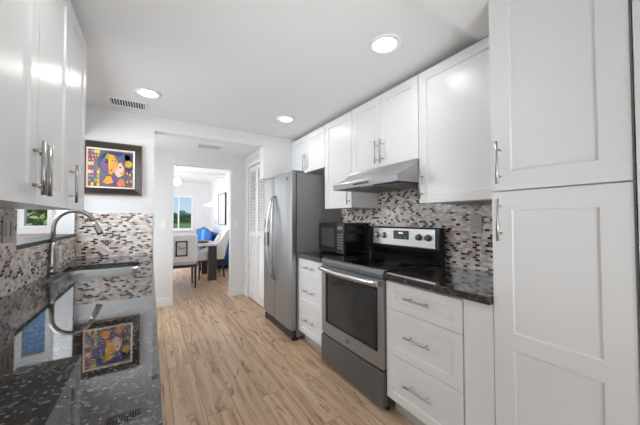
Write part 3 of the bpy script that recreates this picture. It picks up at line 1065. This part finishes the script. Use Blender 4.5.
# ---------------------------------------------------------------- framed painting
root = thing('framed_painting', 'colourful cubist painting of two faces in a dark frame on the end wall', 'painting', (-.32, YB, 1.745))
px0, px1, pz0, pz1 = -.565, -.085, 1.503, 1.987
yf = YB - .001
def ring(x0, x1, z0, z1, wd, y0, y1, y_in):
    mb = MB()
    o = [(x0, z0), (x1, z0), (x1, z1), (x0, z1)]
    i = [(x0 + wd, z0 + wd), (x1 - wd, z0 + wd), (x1 - wd, z1 - wd), (x0 + wd, z1 - wd)]
    for k in range(4):
        a, b = o[k], o[(k + 1) % 4]
        c, d = i[(k + 1) % 4], i[k]
        mb.quad([(a[0], y0, a[1]), (b[0], y0, b[1]), (c[0], y_in, c[1]), (d[0], y_in, d[1])])
        mb.quad([(a[0], y0, a[1]), (b[0], y0, b[1]), (b[0], y1, b[1]), (a[0], y1, a[1])])
        mb.quad([(d[0], y_in, d[1]), (c[0], y_in, c[1]), (c[0], y1, c[1]), (d[0], y1, d[1])])
    bmesh.ops.remove_doubles(mb.bm, verts=mb.bm.verts, dist=1e-6)
    bmesh.ops.recalc_face_normals(mb.bm, faces=mb.bm.faces)
    return mb
obj('frame', ring(px0, px1, pz0, pz1, .056, yf - .035, yf, yf - .018), mat('dark_walnut_frame', (.016, .011, .010), .3), root)
obj('frame_edge', ring(px0 - .004, px1 + .004, pz0 - .004, pz1 + .004, .008, yf - .030, yf, yf - .037), mat('copper_edge', (.30, .17, .09), .35), root)
obj('liner', ring(px0 + .054, px1 - .054, pz0 + .054, pz1 - .054, .016, yf - .016, yf, yf - .012), mat('cream_liner', (.80, .62, .45), .6), root)
ax0, ax1, az0, az1 = px0 + .070, px1 - .070, pz0 + .070, pz1 - .070
paints = [(.04, .05, .16), (.95, .42, .05), (.20, .09, .32), (.32, .42, .05), (.95, .68, .06), (.95, .66, .48), (.65, .07, .05), (.02, .02, .03),
          (.09, .14, .30), (.22, .12, .26), (.06, .26, .12), (.95, .80, .60), (.16, .17, .22), (.80, .26, .13)]
pm = [mat('paint_%s' % n, tuple(q * .75 for q in c), .55) for n, c in zip(('navy', 'orange', 'violet', 'olive', 'yellow', 'skin', 'red', 'black', 'blue', 'mauve', 'green', 'cream', 'slate', 'coral'), paints)]
cv = MB()
depth = [0]
def PP(u, v, lay):
    return (ax0 + (ax1 - ax0) * u, yf - .006 - lay * .0004, az0 + (az1 - az0) * v)
def poly(mi, pts, lay=1):
    f = cv.bm.faces.new([cv.bm.verts.new(PP(u, v, lay)) for u, v in pts])
    f.material_index = mi
poly(12, [(0, 0), (1, 0), (1, 1), (0, 1)], 0)
rng = random.Random(3)
# patchwork at the left
for i in range(4):
    for j in range(9):
        u0, v0 = i * .062, j / 9
        c = rng.choice([3, 4, 2, 6, 8, 10, 1, 11, 0, 9])
        poly(c, [(u0 + .004, v0 + .008), (u0 + .056, v0 + .012), (u0 + .058, v0 + .10), (u0 + .003, v0 + .098)], 1)
        if rng.random() < .5:
            poly(rng.choice([4, 11, 7, 5]), [(u0 + .02, v0 + .03), (u0 + .042, v0 + .035), (u0 + .04, v0 + .07), (u0 + .018, v0 + .072)], 2)
# dark hair sweep
poly(8, [(.20, .45), (.22, .80), (.30, .94), (.46, .99), (.66, .97), (.92, .90), (.95, .70), (.74, .72), (.70, .80), (.5, .86), (.38, .70)], 2)
poly(0, [(.24, .55), (.26, .82), (.36, .93), (.50, .97), (.78, .95), (.70, .86), (.52, .90), (.42, .76)], 3)
# first face: violet half and orange half
poly(9, [(.24, .62), (.30, .78), (.43, .74), (.43, .36), (.33, .40), (.27, .50)], 4)
poly(3, [(.34, .78), (.42, .93), (.47, .90), (.44, .66)], 4)
poly(1, [(.43, .90), (.56, .88), (.66, .68), (.60, .46), (.50, .32), (.43, .38)], 4)
poly(4, [(.42, .92), (.45, .90), (.475, .52), (.45, .46), (.43, .50)], 5)
poly(7, [(.50, .72), (.57, .76), (.62, .70), (.56, .69)], 6)
poly(11, [(.53, .72), (.57, .735), (.59, .705), (.55, .70)], 7)
poly(7, [(.35, .66), (.39, .70), (.42, .65), (.39, .64)], 6)
poly(6, [(.47, .46), (.50, .49), (.53, .46), (.50, .42)], 6)
poly(7, [(.428, .92), (.436, .92), (.444, .38), (.436, .38)], 6)
# second face
poly(5, [(.55, .42), (.66, .66), (.72, .70), (.78, .52), (.74, .32), (.66, .26), (.60, .32)], 5)
poly(13, [(.72, .70), (.80, .58), (.82, .36), (.74, .32), (.78, .52)], 5)
poly(7, [(.66, .54), (.70, .58), (.74, .54), (.70, .53)], 7)
poly(2, [(.66, .66), (.74, .76), (.82, .66), (.76, .62), (.72, .70)], 6)
poly(6, [(.70, .40), (.73, .42), (.75, .39), (.72, .37)], 7)
# shoulders
poly(1, [(.30, .12), (.40, .30), (.50, .30), (.56, .12), (.42, .06)], 4)
poly(9, [(.24, .0), (.34, .22), (.30, .12), (.42, .06), (.56, .12), (.60, .0)], 3)
poly(13, [(.62, .12), (.70, .26), (.80, .22), (.84, .04), (.66, .02)], 4)
poly(2, [(.50, .30), (.60, .32), (.66, .02), (.56, .0), (.56, .12)], 3)
# sunflower on the right
poly(0, [(.80, .95), (1, .95), (1, .30), (.84, .40)], 2)
for k in range(12):
    a = 2 * PI * k / 12
    c0 = (.89, .66)
    r1, r0 = .115, .03
    p = lambda r, b: (c0[0] + r * math.cos(b), c0[1] + r * math.sin(b) * 1.05)
    poly(4, [p(r0, a - .2), p(r1 * .65, a - .2), p(r1, a), p(r1 * .65, a + .2), p(r0, a + .2)], 5)
poly(1, [(.89 + .035 * math.cos(2 * PI * k / 10), .66 + .035 * math.sin(2 * PI * k / 10)) for k in range(10)], 6)
for (u, v, c) in ((.86, .40, 1), (.93, .36, 4), (.90, .25, 6), (.95, .18, 1), (.86, .16, 4), (.92, .10, 2), (.98, .46, 13)):
    poly(c, [(u - .03, v), (u, v + .05), (u + .03, v + .01), (u + .01, v - .05)], 4)
def ink(pts, wd=.008):
    for (a, b), (c, d) in zip(pts, pts[1:]):
        t = Vector((c - a, d - b)).normalized()
        nx, ny = -t.y * wd / 2, t.x * wd / 2
        poly(7, [(a + nx, b + ny), (c + nx, d + ny), (c - nx, d - ny), (a - nx, b - ny)], 8)
ink([(.24, .62), (.30, .78), (.42, .93), (.56, .88), (.66, .68), (.60, .46), (.50, .32), (.43, .36), (.33, .40), (.27, .50), (.24, .62)])
ink([(.66, .66), (.72, .70), (.80, .58), (.82, .36), (.74, .30), (.66, .26), (.60, .32), (.55, .42)])
ink([(.20, .45), (.22, .80), (.30, .94), (.46, .99), (.66, .97), (.92, .90)])
ink([(.30, .12), (.40, .30), (.50, .30), (.56, .12), (.42, .06), (.30, .12)])
ink([(.62, .12), (.70, .26), (.80, .22), (.84, .04)])
ink([(.80, .95), (.80, .60), (.84, .40), (.84, .04)])
obj('canvas', cv, pm, root)

# ---------------------------------------------------------------- dining room
DY, DX, DZ = 10.5, 1.80, 2.55
GX0, GX1, GZ0, GZ1 = -.25, 1.245, .905, 2.065       # window opening
struct('ceiling', MB().box(-.6, DX + .12, YC + .12, DY + .12, DZ, DZ + .1), CEILM)
struct('wall_dining_right', MB().box(DX, DX + .12, YC + .12, DY + .12, 0, DZ), WALLM)
struct('wall_dining_left', MB().box(-.6, -.5, YC + .12, DY + .12, 0, DZ), WALLM)
struct('wall_dining_near', MB().box(-.6, XH + .1, YC, YC + .12, 2.298, DZ).box(XH + .1, DX + .12, YC, YC + .12, 0, DZ), WALLM)
mb = MB()
mb.box(-.6, GX0, DY, DY + .12, 0, DZ).box(GX1, DX, DY, DY + .12, 0, DZ).box(GX0, GX1, DY, DY + .12, 0, GZ0).box(GX0, GX1, DY, DY + .12, GZ1, DZ)
struct('wall_dining_far', mb, WALLM)
struct('trim_3', MB().box(-.5, DX, 8.05, 8.25, DZ - .09, DZ), CEILM)
wr = bpy.data.objects.new('window_1', None)
C.objects.link(wr)
wr.location = ((GX0 + GX1) / 2, DY, GZ0)
wr['kind'] = 'structure'
mb = MB()
f = .05
mb.box(GX0, GX0 + f, DY - .02, DY + .08, GZ0, GZ1).box(GX1 - f, GX1, DY - .02, DY + .08, GZ0, GZ1)
mb.box(GX0 + f, GX1 - f, DY - .02, DY + .08, GZ0, GZ0 + f).box(GX0 + f, GX1 - f, DY - .02, DY + .08, GZ1 - f, GZ1)
for xx in (.35, .80):
    mb.box(xx - .022, xx + .022, DY - .0, DY + .06, GZ0 + f, GZ1 - f)
struct('window_frame', mb, TRIMM, wr)
struct('window_sill', MB().box(GX0 - .05, GX1 + .05, DY - .09, DY - .02, GZ0 - .04, GZ0), TRIMM, wr, bev=.004)
struct('pane', MB().box(GX0 + f, GX1 - f, DY + .03, DY + .034, GZ0 + f, GZ1 - f), GLASSM, wr)
struct('baseboard_dining', MB().box(DX - .015, DX, YC + .12, DY, 0, .12).box(-.5, DX - .015, DY - .015, DY, 0, .12), TRIMM, bev=.004)

# outdoors
GRASS = mat('lawn_grass', (.16, .30, .06), .9, bump=(40, .5))
struct('ground', MB().box(-60, 60, 12.0, 160, -.3, -.2), GRASS)
hm = mat('hedge_leaves', (.10, .16, .08), .8, bump=(30, 1))
def hedge_mesh(x0, x1, y, zt, seed, k=1.0):
    rng = random.Random(seed)
    mb = MB()
    for i in range(2200):
        u = rng.random()
        x = x0 + (x1 - x0) * rng.random()
        z = -.2 + (zt + k * (.25 * math.sin(x * 2.1 / k) + .12 * math.sin(x * 5.3 / k)) + .2) * math.sqrt(rng.random())
        yy = y + rng.uniform(-.5, .5) * k
        s = rng.uniform(.07, .20) * k
        a, b = rng.uniform(0, 2 * PI), rng.uniform(-1, 1)
        t = Vector((math.cos(a), math.sin(a) * .6, b)).normalized()
        v2 = t.orthogonal().normalized()
        c = Vector((x, yy, z))
        mb.quad([c - t * s, c + v2 * s * .6, c + t * s, c - v2 * s * .6])
    mb.box(x0, x1, y - .1, y + .5, -.2, zt * .72)
    return mb
o = obj('hedge', hedge_mesh(-8, 24, 110.0, 3.6, 5, 2.5), hm)
tag(o, 'dark green hedge across the lawn, seen through the dining window', 'hedge')

# dining furniture
FAB = mat('white_upholstery', (.90, .90, .89), .8, bump=(300, .1))
DWOOD = mat('espresso_wood', (.035, .024, .02), .4)
BLUE = mat('royal_blue_velvet', (.02, .10, .33), .8)
BLUEL = mat('bright_blue_linen', (.03, .16, .50), .8)
BLUED = mat('navy_blue_fabric', (.015, .06, .20), .8)

root = thing('dining_table', 'white-topped dining table with thick dark rectangular legs', 'table', (.62, 6.42, 0))
obj('tabletop', MB().box(-.05, 1.20, 5.98, 6.92, .715, .76), mat('white_lacquer', (.82, .82, .82), .15), root, bev=.004)
for x0, y0 in ((1.01, 6.0), (1.0, 6.80), (.0, 6.0), (.0, 6.80)):
    obj('leg', MB().box(x0, x0 + .165, y0, y0 + .10, 0, .715), mat('charcoal_leg', (.045, .043, .045), .35), root, bev=.003)
ce = obj('table_centerpiece', MB().lathe([(0, .761), (.11, .761), (.16, .80), (.15, .803), (.10, .775), (0, .772)], (.95, 6.4, 0), 'z', 28), GREYP)
tag(ce, 'low dark bowl on the white dining table', 'bowl')

def legs(root, pts, top, splay=.03):
    for (x, y, sx, sy) in pts:
        mb = MB()
        a, b = .02, .012
        T = [(x - a, y - a), (x + a, y - a), (x + a, y + a), (x - a, y + a)]
        B = [(x + sx - b, y + sy - b), (x + sx + b, y + sy - b), (x + sx + b, y + sy + b), (x + sx - b, y + sy + b)]
        tv = [mb.bm.verts.new((p[0], p[1], top)) for p in T]
        bv = [mb.bm.verts.new((p[0], p[1], 0)) for p in B]
        mb.bm.faces.new(tv)
        mb.bm.faces.new(bv[::-1])
        for i in range(4):
            mb.bm.faces.new((tv[i], tv[(i + 1) % 4], bv[(i + 1) % 4], bv[i]))
        bmesh.ops.recalc_face_normals(mb.bm, faces=mb.bm.faces)
        obj('leg', mb, DWOOD, root)

# chair seen from behind, facing the table
cx0, cx1, cy = .18, .735, 5.50
root = thing('dining_chair', 'white upholstered chair seen from behind with a black square pull on its back', 'chair', ((cx0 + cx1) / 2, 5.7, 0), 'white upholstered dining chairs')
obj('backrest', MB().prism([(cy - .05, .98), (cy + .03, .99), (cy + .10, .48), (cy + .0, .48)], 'x', cx0, cx1), FAB, root, bev=.02)
obj('seat', MB().box(cx0 + .01, cx1 - .01, cy + .05, cy + .50, .40, .50, 0, .03), FAB, root)
obj('seat_rail', MB().box(cx0 + .005, cx1 - .005, cy + .01, cy + .49, .385, .435), DWOOD, root, bev=.003)
legs(root, [(cx0 + .03, cy + .03, 0, -.02), (cx1 - .03, cy + .03, 0, -.02), (cx0 + .03, cy + .46, 0, .01), (cx1 - .03, cy + .46, 0, .01)], .39)
mb = MB()
qx0, qx1, qz0, qz1 = .375, .565, .60, .875
yb_ = lambda z: cy - .05 + .05 * (.98 - z) / .5 - .006
def strip(x0, x1, z0, z1, mi=0, t=.008):
    mb.prism([(yb_(z0) - t, z0), (yb_(z0), z0), (yb_(z1), z1), (yb_(z1) - t, z1)], 'x', x0, x1, mi)
strip(qx0, qx0 + .022, qz0, qz1)
strip(qx1 - .022, qx1, qz0, qz1)
strip(qx0 + .022, qx1 - .022, qz0, qz0 + .022)
strip(qx0 + .022, qx1 - .022, qz1 - .022, qz1)
sg = obj('back_emblem_frame', mb, BLK, root)
mb = MB()
strip(qx0 + .022, qx1 - .022, qz0 + .022, qz1 - .022, 0, .002)
obj('emblem_panel', mb, mat('silver_panel', (.72, .72, .72), .4), sg)
mb = MB()
pts = []
for k in range(34):
    t = k / 33
    x = qx0 + .035 + (.12) * t
    z = .745 + .018 * math.sin(t * 22) + (.02 if k < 6 else 0)
    pts.append((x, yb_(z) - .005, z))
mb.tube(pts, .0035, 6)
obj('script_stroke', mb, BLK, sg)

# barrel chair at the head of the table, turned to the left
root = thing('dining_chair', 'white upholstered armchair in side view at the right end of the dining table', 'chair', (1.15, 6.45, 0), 'white upholstered dining chairs')
ay0, ay1 = 6.16, 6.74
prof = [(.82, .40), (.82, .535), (.98, .58), (1.16, .65), (1.225, .70), (1.31, .86), (1.43, 1.03), (1.50, 1.02), (1.43, .72), (1.36, .40)]
for y0 in (ay0, ay1 - .05):
    obj('armrest', MB().prism(prof, 'y', y0, y0 + .05), FAB, root, bev=.012)
obj('backrest', MB().prism([(1.20, .45), (1.30, .50), (1.36, .72), (1.44, 1.035), (1.505, 1.025), (1.43, .70), (1.36, .40)], 'y', ay0 + .05, ay1 - .05), FAB, root, bev=.012)
obj('seat', MB().box(.83, 1.30, ay0 + .052, ay1 - .052, .40, .50, 0, .02), FAB, root)
obj('seat_rail', MB().box(.84, 1.36, ay0 + .01, ay1 - .01, .355, .40), DWOOD, root, bev=.003)
legs(root, [(.87, ay0 + .04, -.01, -.01), (1.32, ay0 + .04, .05, -.01), (.87, ay1 - .04, -.01, .01), (1.32, ay1 - .04, .05, .01)], .36)

# sofa along the right wall
root = thing('sofa', 'blue upholstered bench sofa along the right dining room wall', 'sofa', (1.4, 8.5, 0))
obj('base', MB().box(.98, DX - .02, 7.15, 9.95, .10, .34, 0, .02), BLUED, root)
for y0, y1 in ((7.30, 8.55), (8.56, 9.80)):
    obj('seat_cushion', MB().box(.96, 1.56, y0, y1, .34, .47, 0, .03), BLUE, root)
obj('backrest', MB().box(1.56, DX - .02, 7.15, 9.95, .34, .84, 0, .04), BLUE, root)
obj('armrest', MB().box(1.0, 1.56, 7.15, 7.28, .34, .62, 0, .03), BLUE, root)
obj('armrest', MB().box(1.0, 1.56, 9.82, 9.95, .34, .62, 0, .03), BLUE, root)
for x in (1.05, 1.72):
    for y in (7.25, 9.85):
        obj('foot', MB().box(x - .02, x + .02, y - .02, y + .02, 0, .10), DWOOD, root)

def pillow(label, loc, rx, ry, rz, s, m):
    mb = MB()
    n = 10
    g = {}
    for side in (1, -1):
        for i in range(n + 1):
            for j in range(n + 1):
                u, v = 2 * i / n - 1, 2 * j / n - 1
                edge = (i in (0, n)) or (j in (0, n))
                h = .32 * ((1 - u ** 4) * (1 - v ** 4)) ** .6
                k = (i, j, 0 if edge else side)
                if k in g:
                    continue
                pin = 1 - .07 * (1 - abs(u) * abs(v))
                g[k] = mb.bm.verts.new((u * s / 2 * pin, side * h * s / 2 if not edge else 0, v * s / 2 * pin))
    for side in (1, -1):
        for i in range(n):
            for j in range(n):
                q = []
                for a, b in ((i, j), (i + 1, j), (i + 1, j + 1), (i, j + 1)):
                    e = a in (0, n) or b in (0, n)
                    q.append(g[(a, b, 0 if e else side)])
                fc = mb.bm.faces.new(q)
                fc.smooth = True
    bmesh.ops.recalc_face_normals(mb.bm, faces=mb.bm.faces)
    o = obj('throw_pillow', mb, m)
    o.location = loc
    o.rotation_euler = (rx, ry, rz)
    return tag(o, label, 'pillow', 'blue pillows on the dining room sofa')
pillow('left bright blue throw pillow leaning on the dining room sofa', (1.36, 9.35, .74), 0, -.18, math.radians(-72), .52, BLUEL)
pillow('middle light blue throw pillow on the dining room sofa', (1.40, 8.82, .73), 0, .12, math.radians(-78), .48, mat('light_blue_linen', (.10, .30, .68), .8))
pillow('right dark blue throw pillow nearest the white armchair', (1.40, 8.30, .73), 0, .25, math.radians(-75), .48, BLUE)

root = thing('wall_art', 'tall grey canvas in a black frame on the right dining room wall', 'picture', (DX, 8.4, 1.5))
obj('frame', MB().box(DX - .045, DX - .001, 7.90, 8.80, 1.10, 1.115).box(DX - .045, DX - .001, 7.90, 8.80, 2.0, 2.015).box(DX - .045, DX - .001, 7.90, 7.915, 1.115, 2.0).box(DX - .045, DX - .001, 8.785, 8.80, 1.115, 2.0), BLK, root)
obj('canvas', MB().box(DX - .035, DX - .005, 7.915, 8.785, 1.115, 2.0), mat('grey_canvas', (.62, .62, .61), .8), root)
plate('thermostat', 'tiny dark control on the dining wall left of the tall canvas', 'switch', (DX - .001, 9.35, 1.18), 'x-', .06, .14, GREYP, 'switch')

root = thing('wall_sconce', 'white glowing dish sconce on the right dining room wall', 'lamp', (DX, 9.5, 1.75))
obj('arm', MB().tube([(DX - .002, 9.5, 1.95), (DX - .06, 9.5, 1.95), (DX - .10, 9.5, 1.90), (DX - .10, 9.5, 1.76)], .012), TRIMM, root)
obj('lamp_shade', MB().lathe([(0, 1.79), (.03, 1.79), (.15, 1.735), (.16, 1.70), (.13, 1.69), (0, 1.70)], (DX - .17, 9.5, 0), 'z', 28), mat('lit_opal', (.9, .9, .9), .4, emit=(1, .98, .95), es=2.5), root)
root = thing('pendant_lamp', 'white globe pendant lamp hanging near the left side of the dining doorway', 'lamp', (.46, 6.45, 2.0))
obj('cord', MB().tube([(.46, 6.45, 2.12), (.46, 6.45, DZ)], .006, 8), TRIMM, root)
obj('globe', MB().lathe([(0, 1.97), (.03, 1.975), (.065, 2.0), (.08, 2.045), (.065, 2.09), (.03, 2.115), (0, 2.12)], (.46, 6.45, 0), 'z', 24), mat('lit_globe', (.9, .9, .9), .4, emit=(1, .98, .95), es=3.0), root)

# ---------------------------------------------------------------- room beyond the pass-through
NY = 4.15
struct('wall_den_far', MB().box(-4.2, -1.19, NY, NY + .12, 0, 2.6).box(-.93, LW - .12, NY, NY + .12, 0, 2.6).box(-1.19, -.93, NY, NY + .12, 0, 1.17).box(-1.19, -.93, NY, NY + .12, 2.05, 2.6), WALLM)
struct('wall_den_left', MB().box(-4.2, -4.1, -2.6, NY, 0, 2.6), WALLM)
struct('wall_den_near', MB().box(-4.1, LW - .12, -.3, -.2, 0, 2.6), WALLM)
struct('ceiling', MB().box(-4.2, LW - .12, -.3, NY + .12, 2.5, 2.6), CEILM)
struct('wall_den_right', MB().box(LW - .12, LW - .05, YB + .12, NY, 0, 2.5).box(LW - .12, LW - .11, -.2, NY, ZC, 2.5), WALLM)
w2 = bpy.data.objects.new('window_2', None)
C.objects.link(w2)
w2.location = (-1.06, NY, 1.17)
w2['kind'] = 'structure'
mb = MB()
mb.box(-1.19, -1.15, NY - .02, NY + .06, 1.17, 2.05).box(-.97, -.93, NY - .02, NY + .06, 1.17, 2.05).box(-1.15, -.97, NY - .02, NY + .06, 1.17, 1.20).box(-1.15, -.97, NY - .02, NY + .06, 2.01, 2.05)
struct('window_frame', mb, TRIMM, w2)
struct('window_sill', MB().box(-1.35, -.86, NY - .10, NY - .0, 1.115, 1.168), TRIMM, w2, bev=.004)
struct('pane', MB().box(-1.15, -.97, NY + .02, NY + .024, 1.20, 2.01), GLASSM, w2)
struct('ground', MB().box(-14, -.75, NY + .3, 11.9, -.3, -.2), GRASS)
o = obj('hedge', hedge_mesh(-2.9, -1.25, 7.6, 2.2, 9, .5), mat('pale_shrub_leaves', (.42, .50, .24), .8))  # leaves in a pale yellow-green
tag(o, 'light green shrub outside the window behind the kitchen pass-through', 'shrub')
